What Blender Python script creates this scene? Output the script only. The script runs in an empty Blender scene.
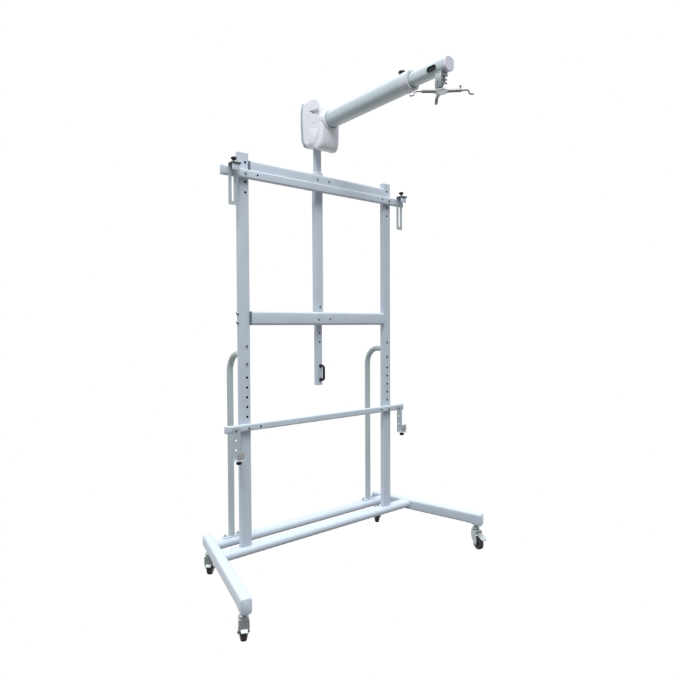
import bpy, bmesh, math, random
from mathutils import Vector, Matrix, Euler

# ------------------------------------------------------------------ set-up
S = 0.8            # design units -> metres
GZ = 0.665         # design height of the floor below the drawing's datum
scene = bpy.context.scene
col = scene.collection
PI = math.pi

def W(x, y, z):
    return Vector((x * S, y * S, (z + GZ) * S))

# ------------------------------------------------------------------ materials
def new_mat(name):
    m = bpy.data.materials.new(name); m.use_nodes = True
    nt = m.node_tree; b = nt.nodes['Principled BSDF']
    return m, nt, b

def coated(name, c, rough=0.38, bump=0.03, scale=900, var=0.02, metallic=0.0, spec=0.5):
    m, nt, b = new_mat(name)
    tc = nt.nodes.new('ShaderNodeTexCoord')
    n = nt.nodes.new('ShaderNodeTexNoise'); n.inputs['Scale'].default_value = scale; n.inputs['Detail'].default_value = 2
    nt.links.new(tc.outputs['Object'], n.inputs['Vector'])
    bp = nt.nodes.new('ShaderNodeBump'); bp.inputs['Strength'].default_value = bump; bp.inputs['Distance'].default_value = 0.001
    nt.links.new(n.outputs['Fac'], bp.inputs['Height']); nt.links.new(bp.outputs['Normal'], b.inputs['Normal'])
    n2 = nt.nodes.new('ShaderNodeTexNoise'); n2.inputs['Scale'].default_value = 9; n2.inputs['Detail'].default_value = 4
    nt.links.new(tc.outputs['Object'], n2.inputs['Vector'])
    r = nt.nodes.new('ShaderNodeValToRGB')
    r.color_ramp.elements[0].position = 0.3; r.color_ramp.elements[1].position = 0.7
    r.color_ramp.elements[0].color = (c[0] * (1 - var), c[1] * (1 - var), c[2] * (1 - var), 1)
    r.color_ramp.elements[1].color = (min(1, c[0] * (1 + var)), min(1, c[1] * (1 + var)), min(1, c[2] * (1 + var)), 1)
    nt.links.new(n2.outputs['Fac'], r.inputs['Fac']); nt.links.new(r.outputs['Color'], b.inputs['Base Color'])
    mr = nt.nodes.new('ShaderNodeMapRange')
    mr.inputs['To Min'].default_value = rough - 0.05; mr.inputs['To Max'].default_value = rough + 0.07
    nt.links.new(n2.outputs['Fac'], mr.inputs['Value']); nt.links.new(mr.outputs['Result'], b.inputs['Roughness'])
    b.inputs['Metallic'].default_value = metallic
    b.inputs['Specular IOR Level'].default_value = spec
    return m

PAINT = coated('pale_blue_grey_powder_coat', (0.595, 0.655, 0.735), 0.36, 0.08, 700, 0.035)
PAINT_ARM = coated('pale_green_grey_powder_coat', (0.56, 0.64, 0.67), 0.30, 0.04)
PAINT_TUBE = coated('grey_green_tube_paint', (0.52, 0.58, 0.58), 0.34, 0.04)
PLASTIC = coated('white_moulded_plastic', (0.84, 0.86, 0.91), 0.42, 0.03, 1400)
CAPP = coated('lilac_white_plastic', (0.74, 0.74, 0.83), 0.45, 0.03, 1400)
ZINC = coated('zinc_plated_steel', (0.48, 0.52, 0.53), 0.30, 0.2, 120, 0.28, 0.6)
DULL = coated('dull_bare_steel', (0.34, 0.36, 0.38), 0.4, 0.08, 300, 0.1, 0.8)
ROD = coated('brushed_grey_steel_rod', (0.36, 0.35, 0.37), 0.4, 0.05, 500, 0.08, 0.55)
BLACK = coated('black_moulded_plastic', (0.012, 0.012, 0.014), 0.4, 0.05, 700, 0.1)
RUBBER = coated('dark_grey_rubber', (0.055, 0.052, 0.051), 0.62, 0.1, 500, 0.12)
CLAMP = coated('grey_clamp_paint', (0.47, 0.52, 0.56), 0.4, 0.06, 500, 0.05)
FLANGE = coated('dark_grey_clamp_plate', (0.15, 0.16, 0.16), 0.45, 0.06, 400, 0.1, 0.3)
RIM_SHADE = coated('painted_rim_shade', (0.42, 0.48, 0.54), 0.45, 0.03)  # shade on the housing's turned-away back edge, put into the colour
BEAM_END_SHADE = coated('painted_beam_end_shade', (0.20, 0.23, 0.30), 0.7, 0.03, spec=0.2)  # darker colour imitates shade on the beam's own end
COLLAR = coated('pale_collar_plastic', (0.66, 0.70, 0.75), 0.42, 0.03, 1400)
LIPM = coated('pinkish_grey_plated_lip', (0.55, 0.53, 0.55), 0.4, 0.05, 400, 0.05, 0.4)
DARK = coated('painted_hole_shade', (0.035, 0.035, 0.05), 0.8, 0.0)  # near-black colour stands in for the shade inside holes and slot
BOLT = coated('dark_zinc_screw', (0.34, 0.36, 0.38), 0.35, 0.05, 400, 0.1, 0.6)

# ------------------------------------------------------------------ mesh helpers (design units)
def box(bm, x0, x1, y0, y1, z0, z1, r=0.0, seg=3, M=None):
    t = bmesh.new()
    bmesh.ops.create_cube(t, size=1)
    for v in t.verts:
        v.co = Vector(((x0 + x1) / 2 + v.co.x * (x1 - x0), (y0 + y1) / 2 + v.co.y * (y1 - y0), (z0 + z1) / 2 + v.co.z * (z1 - z0)))
    if r > 0:
        bmesh.ops.bevel(t, geom=list(t.edges), offset=r, segments=seg, profile=0.5, affect='EDGES', clamp_overlap=True)
    merge(bm, t, M)

def merge(bm, t, M=None):
    if M is not None: t.transform(M)
    me = bpy.data.meshes.new('tmp'); t.to_mesh(me); t.free()
    bm.from_mesh(me); bpy.data.meshes.remove(me)

def xbar(bm, x0, x1, y0, y1, z0, z1, r, seg=4, er=0.002, axis='X'):
    """bar along an axis: long edges rounded by r, ends only a little"""
    hx = ((y1 - y0) / 2, (z1 - z0) / 2)
    pts = rrect(hx[0], hx[1], r, seg)
    cy, cz = (y0 + y1) / 2, (z0 + z1) / 2
    t = bmesh.new()
    rings = []
    for x, k in ((x0, er), (x0 + er, 0), (x1 - er, 0), (x1, er)):
        ring = []
        for (a, b) in pts:
            ring.append(t.verts.new((x, cy + a * (1 - k / hx[0]), cz + b * (1 - k / hx[1]))))
        rings.append(ring)
    skin(t, rings)
    merge(bm, t)

def zbar(bm, x0, x1, y0, y1, z0, z1, r, seg=4, er=0.002):
    hx, hy = (x1 - x0) / 2, (y1 - y0) / 2
    pts = rrect(hx, hy, r, seg); cx, cy = (x0 + x1) / 2, (y0 + y1) / 2
    t = bmesh.new(); rings = []
    for z, k in ((z0, er), (z0 + er, 0), (z1 - er, 0), (z1, er)):
        rings.append([t.verts.new((cx + a * (1 - k / hx), cy + b * (1 - k / hy), z)) for a, b in pts])
    skin(t, rings); merge(bm, t)

def rrect(hx, hy, r, seg=4):
    r = min(r, hx - 1e-5, hy - 1e-5); out = []
    for sx, sy, a0 in ((1, 1, 0), (-1, 1, PI / 2), (-1, -1, PI), (1, -1, 1.5 * PI)):
        for i in range(seg + 1):
            a = a0 + PI / 2 * i / seg
            out.append((sx * (hx - r) + r * math.cos(a), sy * (hy - r) + r * math.sin(a)))
    return out

def skin(t, rings, cap=True):
    n = len(rings[0])
    for A, B in zip(rings[:-1], rings[1:]):
        for i in range(n):
            t.faces.new((A[i], A[(i + 1) % n], B[(i + 1) % n], B[i]))
    if cap:
        t.faces.new(rings[0]); t.faces.new(rings[-1])
    bmesh.ops.recalc_face_normals(t, faces=t.faces)

def frame_of(d):
    d = Vector(d).normalized()
    up = Vector((0, 0, 1)) if abs(d.z) < 0.95 else Vector((0, 1, 0))
    a = d.cross(up).normalized(); b = a.cross(d).normalized()
    return a, b, d

def sweep(bm, stations, prof_fn):
    """stations: (point, direction, scale); prof_fn -> list of (a, b)"""
    t = bmesh.new(); rings = []
    for p, d, k in stations:
        a, b, _ = frame_of(d)
        rings.append([t.verts.new(Vector(p) + a * u * k + b * v * k) for u, v in prof_fn])
    skin(t, rings); merge(bm, t)

def circ(r, n=24): return [(r * math.cos(2 * PI * i / n), r * math.sin(2 * PI * i / n)) for i in range(n)]

def rod(bm, p, q, r, n=20, er=None):
    p, q = Vector(p), Vector(q); d = (q - p); L = d.length; d.normalize()
    er = min(r * 0.2, L * 0.2) if er is None else er
    sweep(bm, [(p, d, 1 - er / r), (p + d * er, d, 1), (q - d * er, d, 1), (q, d, 1 - er / r)], circ(r, n))

def lathe(bm, base, axis, prof, n=28):
    """prof: list of (height, radius)"""
    a, b, d = frame_of(axis); base = Vector(base); t = bmesh.new(); rings = []
    for h, r in prof:
        rings.append([t.verts.new(base + d * h + (a * math.cos(2 * PI * i / n) + b * math.sin(2 * PI * i / n)) * max(r, 1e-4)) for i in range(n)])
    skin(t, rings); merge(bm, t)

def tube(bm, pts, r, n=16, flat=False):
    """round tube along a polyline, parallel transported frame"""
    P = [Vector(p) for p in pts]; t = bmesh.new(); rings = []
    d0 = (P[1] - P[0]).normalized(); a, b, _ = frame_of(d0)
    for i, p in enumerate(P):
        d = (P[min(i + 1, len(P) - 1)] - P[max(i - 1, 0)]).normalized()
        q = d0.rotation_difference(d); a = q @ a; b = q @ b; d0 = d
        rings.append([t.verts.new(p + (a * math.cos(2 * PI * j / n) + b * math.sin(2 * PI * j / n)) * r) for j in range(n)])
    skin(t, rings); merge(bm, t)

def arc(c, r, a0, a1, n, u, v):
    c, u, v = Vector(c), Vector(u), Vector(v)
    return [c + u * r * math.cos(a0 + (a1 - a0) * i / n) + v * r * math.sin(a0 + (a1 - a0) * i / n) for i in range(n + 1)]

def cut_mesh(me, cutters, mat_in):
    """subtract the bmesh 'cutters' from mesh 'me'; cut faces take mat_in"""
    a = bpy.data.objects.new('tmp_a', me); col.objects.link(a)
    mc = bpy.data.meshes.new('tmp_c'); cutters.to_mesh(mc); cutters.free()
    mc.materials.append(mat_in)
    c = bpy.data.objects.new('tmp_b', mc); col.objects.link(c)
    md = a.modifiers.new('b', 'BOOLEAN'); md.operation = 'DIFFERENCE'; md.object = c; md.solver = 'EXACT'
    md.material_mode = 'TRANSFER'
    dg = bpy.context.evaluated_depsgraph_get(); dg.update()
    out = bpy.data.meshes.new_from_object(a.evaluated_get(dg), depsgraph=dg)
    bpy.data.objects.remove(a); bpy.data.objects.remove(c); bpy.data.meshes.remove(mc)
    return out

def build(name, bm, mat, parent, at=(0, 0, 0), cut=None, label=None, angle=35, cut_mat=None):
    """links bm as ONE object; 'at' is the origin in design units, the mesh is given in design units"""
    o3 = Vector(at)
    for v in bm.verts: v.co = (v.co - o3) * S
    bmesh.ops.recalc_face_normals(bm, faces=bm.faces)
    me = bpy.data.meshes.new(name); bm.to_mesh(me); bm.free()
    me.materials.append(mat)
    if cut is not None:
        for v in cut.verts: v.co = (v.co - o3) * S
        bmesh.ops.recalc_face_normals(cut, faces=cut.faces)
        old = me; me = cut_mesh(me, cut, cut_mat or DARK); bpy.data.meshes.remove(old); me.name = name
    for p in me.polygons: p.use_smooth = True
    me.set_sharp_from_angle(angle=math.radians(angle))
    o = bpy.data.objects.new(name, me); col.objects.link(o)
    wp = W(*at)
    o.location = wp
    if parent is not None:
        o.parent = parent
        o.location = wp - origin_of[parent.name]
    origin_of[o.name] = wp
    if label: o['label'] = label
    return o
origin_of = {}

def copy_part(o, parent, delta):
    """copy of a part and its sub-parts, shifted by delta (design units)"""
    c = o.copy(); col.objects.link(c); c.parent = parent
    c.location = o.location + Vector(delta) * S
    origin_of[c.name] = origin_of[o.name] + Vector(delta) * S
    for ch in [k for k in list(bpy.data.objects) if k.parent == o]:
        d = ch.copy(); col.objects.link(d); d.parent = c
    return c

def BM(): return bmesh.new()

# ------------------------------------------------------------------ the stand
root = bpy.data.objects.new('projector_stand', None); col.objects.link(root)
root.location = W(0.632, 0.0, -GZ); origin_of[root.name] = root.location.copy()
root.empty_display_size = 0.2
root['label'] = 'tall pale grey wheeled steel frame with a projector arm reaching out above it'
root['category'] = 'projector stand'

W0, PW, PD = 1.191, 0.074, 0.040         # post spacing, width, depth
ZB, ZT = -0.4188, 2.0

def screw(name, parent, x, y, z, r=0.0075, proud=0.006, axis=(0, -1, 0)):
    b = BM(); ax = Vector(axis)
    lathe(b, Vector((x, y, z)) - ax * 0.002, axis, [(0, r), (proud * .7, r), (proud + .002, r * .72), (proud + .0021, r * .45), (proud * .35, r * .4)], 14)
    return build(name, b, BOLT, parent, (x, y, z))

# posts with a row of drilled holes
hole_z = [1.9403, 1.8213, 1.7586, 0.6270, 0.5660, 0.5050, 0.4450, 0.3850]
def post(px, hx):
    b = BM(); zbar(b, px, px + PW, 0, PD, ZB, ZT, 0.010, 5, 0.003)
    c = BM()
    for z in hole_z: rod(c, (hx, -0.01, z), (hx, 0.022, z), 0.0072, 16, 0.0001)
    o = build('post', b, PAINT, root, (px, 0, ZB), cut=c)
    for z in (0.8200, 0.7115): screw('screw', o, hx, 0, z, 0.0082, 0.007)
    return o
pl = post(0.0, 0.0475)
pr = post(W0, 1.2290)
for z in (1.022, 0.965): screw('bolt', pl, 0.0, 0.018, z, 0.011, 0.010, (-1, 0, 0))
for z in (1.018,): screw('bolt', pr, W0 + PW, 0.020, z, 0.009, 0.006, (1, 0, 0))

# cross beams between the posts
def beam(z0, z1, dots):
    b = BM(); xbar(b, PW + .0032, W0 - .0005, -0.014, 0.030, z0, z1, 0.016, 6)
    c = BM()
    o = build('cross_beam', b, PAINT, root, (PW, 0, z0))
    for x, z in dots: screw('screw', o, x, -0.014, z, 0.008, 0.004)
    return o
top = beam(1.874, 1.958, [(0.583, 1.922), (0.679, 1.921)])
mid = beam(0.949, 1.037, [(0.587, 0.988), (0.683, 0.990)])
# dark strip painting the shade on each beam's end face at the left post
for o, z0, z1 in ((top, 1.874, 1.958), (mid, 0.949, 1.037)):
    b = BM(); box(b, PW + .0006, PW + .0034, -0.0130, 0.028, z0 + .005, z1 - .005, 0.0005, 1)
    build('beam_end_shade_strip', b, BEAM_END_SHADE, o, (PW, 0, z0))

# front rails that carry the board
def rail(x0, x1, z0, z1, bolts, holes):
    b = BM(); xbar(b, x0, x1, -0.030, -0.0005, z0, z1, 0.009, 5)
    c = BM()
    for x, z in holes: rod(c, (x, -0.04, z), (x, -0.012, z), 0.0065, 16, 0.0001)
    o = build('rail', b, PAINT, root, (x0, 0, z0), cut=c)
    for x, z in bolts: screw('screw', o, x, -0.030, z, 0.0085, 0.006)
    for x, s in ((x0, -1), (x1, 1)):
        e = BM(); box(e, x - .004, x + .004, -0.0315, 0.001, z0 - .0012, z1 + .0012, 0.003, 2)
        build('end_cap', e, PAINT, o, (x, 0, z0))
    return o
rail(-0.117, 1.366, 1.838, 1.892, [(0.0346, 1.865), (1.2225, 1.865)], [(0.117, 1.866), (1.157, 1.868)])
rail(-0.106, 1.366, 0.301, 0.344, [(0.0437, 0.320), (1.2155, 0.320)], [(0.1260, 0.321), (1.1465, 0.322)])

# hook clamps
def upper_clamp(x0):
    x1, yb, yf = x0 + .056, -0.0335, -0.082
    b = BM(); zt = 1.901
    box(b, x0, x0 + .0205, yb - .003, yb, 1.664, zt, .0008, 1)            # slotted hanging plate
    box(b, x1 - .0225, x1, yb - .003, yb, 1.664, zt, .0008, 1)
    box(b, x0 + .0205, x1 - .0225, yb - .003, yb, 1.664, 1.685, .0008, 1)
    box(b, x0 + .0205, x1 - .0225, yb - .003, yb, 1.846, zt, .0008, 1)
    box(b, x1 - .003, x1, yb + .0005, yb + .012, 1.664, 1.836, .0008, 1)
    o = build('hook_clamp', b, CLAMP, root, (x0, yb, 1.664))
    f = BM(); box(f, x0 - .001, x1 + .003, yf - .008, yb + .002, 1.8965, 1.9065, .004, 3)
    build('flange', f, FLANGE, o, (x0, yb, 1.906))
    l = BM(); box(l, x0 + .002, x1 - .002, yf, yf + .004, 1.858, 1.897, .0015, 2)
    build('lip', l, PAINT, o, (x0, yb, 1.89))
    k = BM(); cx, cy = x0 + .024, -.060
    lathe(k, (cx, cy, 1.905), (0, 0, 1), [(0, .004), (.015, .004)], 12)
    lathe(k, (cx, cy, 1.918), (0, 0, 1), [(0, .007), (.005, .013), (.011, .0175), (.017, .0165), (.020, .012)], 20)
    build('knob', k, BLACK, o, (cx, cy, 1.92))
    return o
uc = upper_clamp(-0.083)
copy_part(uc, root, (1.379, 0, 0))

def lower_clamp(x0):
    x1, yb, yf = x0 + .050, -0.0335, -0.084
    b = BM(); box(b, x0, x1, yb - .003, yb, 0.142, 0.335, .0008, 1)
    c = BM()
    for z in (.257, .198): rod(c, (x0 + .019, yb - .02, z), (x0 + .019, yb + .02, z), .0068, 14, .0001)
    o = build('hook_clamp', b, CLAMP, root, (x0, yb, .15), cut=c)
    e = BM(); box(e, x1 - .004, x1, yb + .001, yb + .016, 0.143, 0.300, .0008, 1)
    build('side_fold', e, CLAMP, o, (x0, yb, .15))
    f = BM(); box(f, x0 - .002, x1 + .002, yf - .006, yb + .001, 0.138, 0.1435, .002, 2)
    build('flange', f, CLAMP, o, (x0, yb, .145))
    l = BM(); box(l, x0 + .002, x1 - .001, yf, yf + .004, 0.150, 0.196, .0015, 2)
    box(l, x0 + .012, x1 - .012, yf + .001, yf + .003, 0.140, 0.151, 0, 1)
    build('lip', l, LIPM, o, (x0, yf, .15))
    screw('screw', o, x0 + .019, yb - .003, .317, .0085, .005)
    k = BM(); cx, cy = x0 + .024, -.060
    lathe(k, (cx, cy, .1385), (0, 0, -1), [(0, .004), (.008, .004)], 12)
    lathe(k, (cx, cy, .1315), (0, 0, -1), [(0, .011), (.004, .0165), (.011, .017), (.015, .014), (.017, .008)], 20)
    build('knob', k, BLACK, o, (cx, cy, .13))
    return o
lc = lower_clamp(-0.0685)
copy_part(lc, root, (1.366, 0, 0))

# ------------------------------------------------------------------ centre pole
PX = 0.632
b = BM(); zbar(b, 0.6005, 0.6635, 0.035, 0.083, 0.954, 1.978, .009, 4)
sleeve = build('pole_sleeve', b, PAINT, root, (PX, 0.06, 0.954))
b = BM(); zbar(b, 0.5985, 0.6655, 0.033, 0.085, 1.970, 1.988, .009, 4, .003)
build('collar', b, CAPP, sleeve, (PX, .06, 1.98))
screw('screw', sleeve, 0.634, 0.035, 1.0745, .008, .005)
b = BM(); zbar(b, 0.6075, 0.6565, 0.0415, 0.0765, 0.535, 2.20, .007, 4)
c = BM()
for z in (0.895, 0.832): rod(c, (0.634, 0.02, z), (0.634, 0.06, z), .0065, 14, .0001)
inner = build('sliding_pole', b, PAINT, root, (PX, .06, .535), cut=c)
# black pull handle on the front of the pole
hy = 0.0415
pts = [Vector((0.640, hy + .002, 0.668)), Vector((0.640, hy - .018, 0.668))]
pts += arc((0.640, hy - .022, 0.655), .013, PI / 2, PI, 6, (0, 1, 0), (0, 0, 1))[0:]
pts += arc((0.640, hy - .022, 0.587), .013, PI, 1.5 * PI, 6, (0, 1, 0), (0, 0, 1))
pts += [Vector((0.640, hy - .018, 0.574)), Vector((0.640, hy + .002, 0.574))]
b = BM(); tube(b, pts, .0085, 14)
lathe(b, (0.640, hy, .668), (0, -1, 0), [(0, .013), (.004, .013), (.007, .010)], 18)
lathe(b, (0.640, hy, .574), (0, -1, 0), [(0, .013), (.004, .013), (.007, .010)], 18)
build('pull_handle', b, BLACK, inner, (0.640, hy, .62))

# ------------------------------------------------------------------ base tubes, feet
for k, (y0, y1, xa, xb) in enumerate(((-.032, .058, -.140, 1.440), (.155, .236, -.095, 1.392))):
    b = BM(); xbar(b, xa, xb, y0, y1, -0.469, -0.4192, .023, 6, .004)
    build('base_tube', b, PAINT, root, (xa, y0, -.469))

def foot(rx, ry, fx, fy, w=.060, z0=-.488, z1=-.4125):
    d = Vector((fx - rx, fy - ry, 0)); L = d.length; d.normalize()
    ang = math.atan2(d.x, -d.y)         # rotation about z taking -Y to d
    M = Matrix.Translation((rx, ry, 0)) @ Matrix.Rotation(ang, 4, 'Z')
    t = BM()
    # along -Y
    hx, hz = w / 2, (z1 - z0) / 2; cz = (z0 + z1) / 2
    prof = rrect(hx, hz, .013, 5); rings = []
    for y, k in ((0, .003), (-.003, 0), (-(L - .022), 0)):
        rings.append([t.verts.new((a * (1 - k / hx), y, cz + b_ * (1 - k / hz))) for a, b_ in prof])
    skin(t, rings)
    t.transform(M)
    o = build('foot', t, PAINT, root, (rx, ry, z0))
    # moulded end cap, deeper underneath where the castor stem enters
    t = BM(); rings = []
    for y, dz, k in ((-(L - .085), -.000, .004), (-(L - .075), -.004, 0), (-(L - .05), -.010, 0), (-(L - .012), -.012, 0), (-(L - .003), -.009, .002), (-L, -.005, .006)):
        ring = []
        for a, b_ in prof:
            z = cz + b_ * (1 - k / hz)
            if b_ < 0: z += dz * (abs(b_) / hz)
            top = .0004 if k == 0 else 0
            ring.append(t.verts.new((a * (1 - k / hx) * 1.006, y, z + (top if b_ > 0 else 0))))
        rings.append(ring)
    skin(t, rings); t.transform(M)
    build('end_cap', t, PAINT, o, (fx, fy, z0))
    return o
foot(-0.078, 0.325, -0.281, -0.580)
foot(1.376, 0.318, 1.616, -0.576)

# push handles behind the posts
def push_handle(cx):
    yc, r = .210, .0205
    zt = .771; R = .118
    pts = [Vector((cx, yc, -.4195)), Vector((cx, yc, 0.1)), Vector((cx, yc, zt - R))]
    pts += arc((cx, yc - R, zt - R), R, 0, PI / 2, 12, (0, 1, 0), (0, 0, 1))[1:]
    pts += [Vector((cx, PD + .001, zt))]
    b = BM(); tube(b, pts, r, 22)
    o = build('push_handle', b, PAINT_TUBE, root, (cx, yc, -.419))
    f = BM(); box(f, cx - .060, cx + .060, yc - .024, yc + .024, -.4185, -.413, .002, 2)
    build('mounting_plate', f, PAINT, o, (cx, yc, -.418))
    for dx in (-.046, .046):
        lb = BM(); lathe(lb, (cx + dx, yc, -.413), (0, 0, 1), [(0, .010), (.003, .010), (.0031, .0075), (.010, .0075), (.0101, .004), (.016, .0035)], 6)
        build('nut', lb, ZINC, o, (cx + dx, yc, -.41))
    return o
ph = push_handle(0.0385)
copy_part(ph, root, (1.178, 0, 0))

# ------------------------------------------------------------------ castors
def castor(x, y, ang, pedal='front', z_top=-.497):
    """stem at x, y; wheel trails by .03 in direction ang"""
    R_, wv = .046, .034
    zc = -GZ + R_
    M = Matrix.Translation((x, y, 0)) @ Matrix.Rotation(ang, 4, 'Z')
    def put(name, t, mat, par=None):
        t.transform(M); return build(name, t, mat, par or root, (x, y, zc))
    tr = .030                                      # trail along +X local
    t = BM()
    lathe(t, (0, 0, z_top - .012), (0, 0, 1), [(0, .012), (.010, .012), (.011, .008), (.030, .008)], 18)
    lathe(t, (0, 0, z_top - .034), (0, 0, 1), [(0, .021), (.004, .025), (.013, .025), (.019, .018), (.022, .012)], 24)
    # fork: bridge and two cheeks
    box(t, -.0215, tr + .008, -.0272, .0272, z_top - .045, z_top - .033, .0055, 4)
    for s in (-1, 1):
        f = bmesh.new()
        out = [(-.019, z_top - .039), (tr + .004, z_top - .039), (tr + .015, zc + .032), (tr + .016, zc + .006), (tr + .010, zc - .010), (tr - .010, zc - .011), (-.008, zc + .022), (-.021, zc + .044)]
        va = [f.verts.new((px, s * .0275, pz)) for px, pz in out]; vb = [f.verts.new((px, s * .0245, pz)) for px, pz in out]
        skin(f, [va, vb]); bmesh.ops.bevel(f, geom=list(f.edges), offset=.0008, segments=1, affect='EDGES')
        merge(t, f)
    fork = put('castor', t, ZINC)
    t = BM()
    lathe(t, (tr, -wv / 2, zc), (0, 1, 0), [(0, R_ * .72), (.001, R_ * .86), (.006, R_ * .98), (wv * .35, R_), (wv * .65, R_), (wv - .006, R_ * .98), (wv - .001, R_ * .86), (wv, R_ * .72)], 40)
    put('wheel', t, RUBBER, fork)
    t = BM()
    rod(t, (tr, -.032, zc), (tr, .032, zc), .0075, 8)
    put('axle', t, ZINC, fork)
    t = BM()
    lathe(t, (tr, wv / 2 + .0003, zc), (0, 1, 0), [(0, R_ * .66), (.003, R_ * .55), (.0035, .012)], 24)
    lathe(t, (tr, -wv / 2 - .0003, zc), (0, -1, 0), [(0, R_ * .66), (.003, R_ * .55), (.0035, .012)], 24)
    put('hub', t, BLACK, fork)
    if pedal == 'front':
        t = BM(); box(t, -.0205, -.0180, -.024, .024, zc + .026, z_top - .040, .001, 1)
        put('fork_plate', t, ZINC, fork)
        out = [(-.0195, zc + .040), (-.031, zc + .033), (-.036, zc + .026), (-.034, zc + .022), (-.0195, zc + .028)]; hw = .0165
    elif pedal == 'side':
        out = [(.018, z_top - .045), (tr + .030, z_top - .052), (tr + .072, z_top - .077), (tr + .069, z_top - .084), (tr + .026, z_top - .066), (.018, z_top - .057)]; hw = .020
    if pedal:
        f = bmesh.new()
        va = [f.verts.new((px, hw, pz)) for px, pz in out]; vb = [f.verts.new((px, -hw, pz)) for px, pz in out]
        skin(f, [va, vb]); bmesh.ops.bevel(f, geom=list(f.edges), offset=.001, segments=2, affect='EDGES')
        put('brake_pedal', f, ZINC, fork)
    return fork
castor(-0.272, -0.531, math.radians(66))
castor(-0.092, 0.268, math.radians(52))
castor(1.603, -0.530, math.radians(-107), 'side')
castor(1.370, 0.272, math.radians(50), None)

# ------------------------------------------------------------------ pivot housing
prof = [(.104, 2.160), (.128, 2.205), (.138, 2.290), (.138, 2.412), (.119, 2.458), (.045, 2.474), (-.046, 2.463), (-.091, 2.405),
        (-.098, 2.330), (-.100, 2.210), (-.092, 2.130), (-.062, 2.104), (-.022, 2.112), (.004, 2.138), (.060, 2.148)]
def hull_prof(prof, x0, x1, bev, seg=4):
    t = bmesh.new()
    A = [t.verts.new((x0, y, z)) for y, z in prof]; B = [t.verts.new((x1, y, z)) for y, z in prof]
    skin(t, [A, B])
    bmesh.ops.bevel(t, geom=[e for e in t.edges if abs(e.verts[0].co.x - e.verts[1].co.x) < 1e-6], offset=bev, segments=seg, profile=.5, affect='EDGES')
    return t
def chaikin(p, n=2):
    for _ in range(n):
        q = []
        for i in range(len(p)):
            a, c2 = p[i], p[(i + 1) % len(p)]
            q += [(a[0] * .75 + c2[0] * .25, a[1] * .75 + c2[1] * .25), (a[0] * .25 + c2[0] * .75, a[1] * .25 + c2[1] * .75)]
        p = q
    return p
def inset(p, d):
    out = []; n = len(p)
    for i in range(n):
        a, c2 = Vector(p[i - 1]), Vector(p[(i + 1) % n]); t_ = (c2 - a).normalized()
        nrm = Vector((-t_.y, t_.x)); cen = Vector((.015, 2.29))
        if nrm.dot(cen - Vector(p[i])) < 0: nrm = -nrm
        v = Vector(p[i]) + nrm * d; out.append((v.x, v.y))
    return out
def shell(p, x0, x1, r, n=7):
    t = bmesh.new(); rings = []
    st = [(x0 + r * (1 - math.cos(PI / 2 * i / n)), r * (1 - math.sin(PI / 2 * i / n))) for i in range(n + 1)]
    st += [(x1 - (x - x0), d) for x, d in reversed(st)]
    for x, d in st: rings.append([t.verts.new((x, y, z)) for y, z in inset(p, d)])
    skin(t, rings); return t
b = BM(); merge(b, shell(chaikin(prof), 0.5545, 0.7095, .024))
c = BM()
# wedge-shaped grip recess and a flat recess on the side, and a screw hole
t = bmesh.new()
A = [t.verts.new((0.545, y, z)) for y, z in ((.047, 2.387), (-.072, 2.370), (-.076, 2.336), (-.024, 2.330))]
B = [t.verts.new((0.573, y, z)) for y, z in ((.030, 2.379), (-.055, 2.368), (-.060, 2.336), (-.024, 2.328))]
skin(t, [A, B]); merge(c, t)
rod(c, (.54, -.012, 2.291), (.570, -.012, 2.291), .0065, 14, .0001)
housing = build('pivot_housing', b, PLASTIC, root, (PX, 0, 2.3), cut=c, cut_mat=PLASTIC, angle=22)
t = hull_prof([(.046, 2.168), (.036, 2.262), (-.030, 2.243), (-.066, 2.240), (-.060, 2.205), (-.022, 2.150)], 0.5515, .5575, .003, 3)
b = BM(); merge(b, t); build('side_panel', b, PLASTIC, housing, (.55, 0, 2.2), angle=30)
b = BM(); merge(b, hull_prof([(y + .004, z) for y, z in prof if y > .10], 0.552, 0.712, .006, 3))
build('back_cover', b, RIM_SHADE, housing, (PX, .1, 2.3), angle=50)

# ------------------------------------------------------------------ projector arm
A0, A1, A2 = Vector((PX, -.085, 2.3020)), Vector((PX, -.843, 2.2950)), Vector((PX, -1.098, 2.2880))
d1 = (A1 - A0).normalized(); d2 = (A2 - A1).normalized()
lb = BM()
lathe(lb, A0 - d1 * .010, d1, [(0, .080), (.016, .077), (.028, .070), (.036, .062), (.036, .057), (.02, .054)], 40)
build('arm_socket', lb, PLASTIC, housing, (PX, -.1, 2.3), angle=60)
def squircle(r, p=2.7, n=48):
    out = []
    for i in range(n):
        a = 2 * PI * i / n; c_, s_ = math.cos(a), math.sin(a)
        k = (abs(c_) ** p + abs(s_) ** p) ** (-1 / p); out.append((r * k * c_, r * k * s_))
    return out
b = BM(); sweep(b, [(A0, d1, 1), (A1 - d1 * .05, d1, 1)], squircle(.0505, 2.6))
outer = build('outer_arm_tube', b, PAINT_ARM, root, tuple(A0))
b = BM(); sweep(b, [(A1 - d1 * .058, d1, .97), (A1 - d1 * .056, d1, 1), (A1 - d1 * .004, d1, 1), (A1, d1, .96), (A1, d1, .74), (A1 - d1 * .01, d1, .72)], squircle(.0535, 2.6))
build('arm_collar', b, COLLAR, outer, tuple(A1))
b = BM(); k0 = A1 - d1 * .078
lathe(b, k0 + Vector((-.006, 0, .056)), (0, 0, 1), [(0, .013), (.004, .013), (.006, .018), (.012, .021), (.017, .019), (.020, .012)], 22)
build('locking_knob', b, BLACK, outer, tuple(k0))

b = BM(); sweep(b, [(A1 - d2 * .03, d2, 1), (A2 - d2 * .004, d2, 1)], squircle(.0350, 2.9))
c = BM()
pc = A1.lerp(A2, .655) + Vector((0, 0, -.006))
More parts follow.
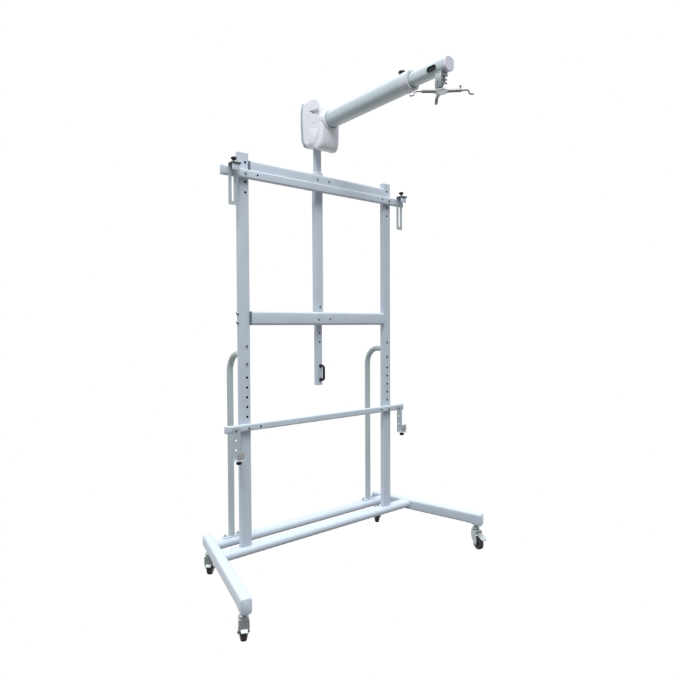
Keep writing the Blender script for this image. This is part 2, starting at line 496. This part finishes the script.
# obround cable slot in the tube's side
t = bmesh.new(); hl, hr = .030, .0135
ring = []
for i in range(24):
    a = 2 * PI * i / 24; u = hr * math.cos(a) + (hl - hr if math.cos(a) >= 0 else -(hl - hr)); v = hr * math.sin(a)
    ring.append((u, v))
rg = []
for xx in (-.07, -.012):
    rg.append([t.verts.new(pc + Vector((xx, 0, 0)) + d2 * u + Vector((0, 0, 1)) * v) for u, v in ring])
skin(t, rg); merge(c, t)
innert = build('inner_arm_tube', b, PAINT_ARM, root, tuple(A1), cut=c)
def cable_grommet():
    t = bmesh.new(); rings = []
    for xx, k in ((-.0345, 1.00), (-.0368, 1.08), (-.0382, 1.08), (-.0382, .88), (-.024, .86)):
        rings.append([t.verts.new(pc + Vector((xx, 0, 0)) + d2 * u * (1 + (k - 1) * .55) + Vector((0, 0, 1)) * v * k) for u, v in ring])
    skin(t, rings); return t
build('cable_grommet', cable_grommet(), BLACK, innert, tuple(pc))
b = BM(); sweep(b, [(A2 - d2 * .006, d2, 1.0), (A2 - d2 * .004, d2, 1.03), (A2 + d2 * .002, d2, 1.03), (A2 + d2 * .005, d2, .98)], squircle(.0350, 2.9))
build('end_cap', b, CAPP, innert, tuple(A2))

# ------------------------------------------------------------------ projector claw under the arm's end
CX, CY, CZ = 0.626, -1.052, 2.161
b = BM()
box(b, CX - .026, CX + .026, CY - .022, CY + .022, CZ + .083, CZ + .0935, .002, 2)
box(b, CX - .026, CX - .0225, CY - .022, CY + .022, CZ + .012, CZ + .085, .0015, 2)
box(b, CX - .018, CX - .0150, CY - .018, CY + .018, CZ + .006, CZ + .050, .0015, 2)
box(b, CX + .004, CX + .0075, CY - .022, CY + .022, CZ + .040, CZ + .085, .0015, 2)
rod(b, (CX, CY, CZ - .004), (CX, CY, CZ + .050), .009, 16)
lathe(b, (CX, CY, CZ + .028), (0, 0, 1), [(0, .013), (.004, .016), (.018, .016), (.022, .012)], 20)
mount = build('projector_mount', b, ZINC, root, (CX, CY, CZ))
for z in (.070, .052, .033):
    s = BM(); rod(s, (CX - .024, CY - .030 if z > .06 else CY - .026, CZ + z), (CX + .012, CY - .030 if z > .06 else CY - .026, CZ + z), .0045, 12)
    build('mount_screw', s, BOLT, mount, (CX, CY, CZ + z))
s = BM(); rod(s, (CX - .030, CY + .004, CZ + .048), (CX - .024, CY + .004, CZ + .048), .0045, 12)
build('mount_screw', s, BOLT, mount, (CX, CY, CZ + .048))
b = BM(); lathe(b, (CX, CY, CZ - .008), (0, 0, 1), [(0, .024), (.002, .036), (.006, .037), (.012, .033), (.018, .022)], 8)
build('claw_hub', b, ZINC, mount, (CX, CY, CZ))
def claw(dx, dy, L, down=.022, out=.022, thick=.0088, frac=.74):
    u = Vector((dx, dy, 0)).normalized(); c0 = Vector((CX, CY, CZ))
    b = BM()
    rod(b, c0 + u * .026, c0 + u * L * frac, thick, 16)
    p1 = c0 + u * (L - .006); p2 = c0 + u * L + Vector((0, 0, -.006))
    p3 = c0 + u * (L + .004) + Vector((0, 0, -down + .004)); p4 = c0 + u * (L + .010) + Vector((0, 0, -down)); p5 = c0 + u * (L + .004 + out) + Vector((0, 0, -down))
    tube(b, [c0 + u * L * .6, p1, p2, p3, p4, p5], .0048, 10)
    o = build('claw_arm', b, ROD, mount, tuple(c0))
    return o
claw(-.1094, .0842, .140)
claw(.095, -.0957, .140)
u = Vector((.057, .095, 0)).normalized(); c0 = Vector((CX, CY, CZ))
b = BM(); tube(b, [c0 + u * .024, c0 + u * .050, c0 + u * .070 + Vector((0, 0, -.002)), c0 + u * .080 + Vector((0, 0, -.008)), c0 + u * .086 + Vector((0, 0, -.018)), c0 + u * .087 + Vector((0, 0, -.032))], .0085, 14)
build('claw_arm', b, ROD, mount, tuple(c0))
s = BM(); p = c0 + Vector((.095, -.0957, 0)).normalized() * .098
lathe(s, p + Vector((0, 0, .006)), (0, 0, 1), [(0, .0035), (.014, .0035), (.0141, .006), (.018, .006)], 10)
build('mount_screw', s, BOLT, mount, tuple(p))

# ------------------------------------------------------------------ light: an invented surround, white ahead, dim behind, bright overhead
w = bpy.data.worlds.new('World'); scene.world = w; w.use_nodes = True
nt = w.node_tree; nt.nodes.clear()
def N(t): return nt.nodes.new(t)
out = N('ShaderNodeOutputWorld'); bg = N('ShaderNodeBackground'); nt.links.new(bg.outputs[0], out.inputs[0])
tc = N('ShaderNodeTexCoord'); sep = N('ShaderNodeSeparateXYZ'); nt.links.new(tc.outputs['Generated'], sep.inputs[0])
YAW = 0.66812
dot = N('ShaderNodeVectorMath'); dot.operation = 'DOT_PRODUCT'; nt.links.new(tc.outputs['Generated'], dot.inputs[0])
dot.inputs[1].default_value = (math.sin(YAW), math.cos(YAW), 0)
def rng(src, a, b_):
    m = N('ShaderNodeMapRange'); m.interpolation_type = 'SMOOTHSTEP'
    m.inputs['From Min'].default_value = a; m.inputs['From Max'].default_value = b_
    nt.links.new(src, m.inputs['Value']); return m.outputs['Result']
def mixc(fac, c0, c1):
    m = N('ShaderNodeMix'); m.data_type = 'RGBA'
    nt.links.new(fac, m.inputs['Factor'])
    for s_, c_ in ((m.inputs[6], c0), (m.inputs[7], c1)):
        if isinstance(c_, tuple): s_.default_value = (*c_, 1)
        else: nt.links.new(c_, s_)
    return m.outputs[2]
z = sep.outputs['Z']
env_rear = mixc(rng(z, -.55, .10), (.25, .23, .215), (.235, .26, .295))          # made-up rear surround, kept dim so fronts and undersides darken
env_rear = mixc(rng(z, .35, .90), env_rear, (2.3, 2.45, 2.5))                        # bright overhead
env_front = mixc(rng(z, -.76, -.63), (.25, .23, .215), (1.0, 1.0, 1.0))          # white backdrop
c_ = mixc(rng(dot.outputs['Value'], .08, .42), env_rear, env_front)
nt.links.new(c_, bg.inputs['Color']); bg.inputs['Strength'].default_value = 1.0

def area(name, loc, tgt, size, energy, color):
    ld = bpy.data.lights.new(name, 'AREA'); ld.shape = 'DISK'; ld.size = size; ld.energy = energy; ld.color = color
    o = bpy.data.objects.new(name, ld); col.objects.link(o); o.location = loc
    o.rotation_euler = (Vector(tgt) - Vector(loc)).to_track_quat('-Z', 'Y').to_euler(); return o
area('added_overhead_light', (-1.0, -1.6, 4.6), (.5, 0, 1.0), 1.6, 60, (1, .99, .97))  # unseen lamp added from upper left to brighten tops and left sides

# ------------------------------------------------------------------ camera
cam = bpy.data.cameras.new('Camera'); co = bpy.data.objects.new('Camera', cam); col.objects.link(co)
F, CXp, CYp, CZp, yaw, pitch, roll = 536.0494, -1.544889, -2.93595, 0.942679, 0.669364, -0.0264248, -0.0046539
f = Vector((math.sin(yaw) * math.cos(pitch), math.cos(yaw) * math.cos(pitch), math.sin(pitch)))
r = Vector((math.cos(yaw), -math.sin(yaw), 0)); u = r.cross(f)
r2 = r * math.cos(roll) + u * math.sin(roll); u2 = u * math.cos(roll) - r * math.sin(roll)
co.matrix_world = Matrix.Translation(W(CXp, CYp, CZp)) @ Matrix((r2, u2, -f)).transposed().to_4x4()
cam.sensor_fit = 'HORIZONTAL'; cam.sensor_width = 36; cam.lens = 36 * F / 680
cam.clip_start = .05; cam.clip_end = 200
scene.camera = co
scene.view_settings.view_transform = 'Standard'; scene.view_settings.look = 'None'
scene.view_settings.exposure = 0; scene.view_settings.gamma = 1
scene.render.film_transparent = False
scene.cycles.max_bounces = 8
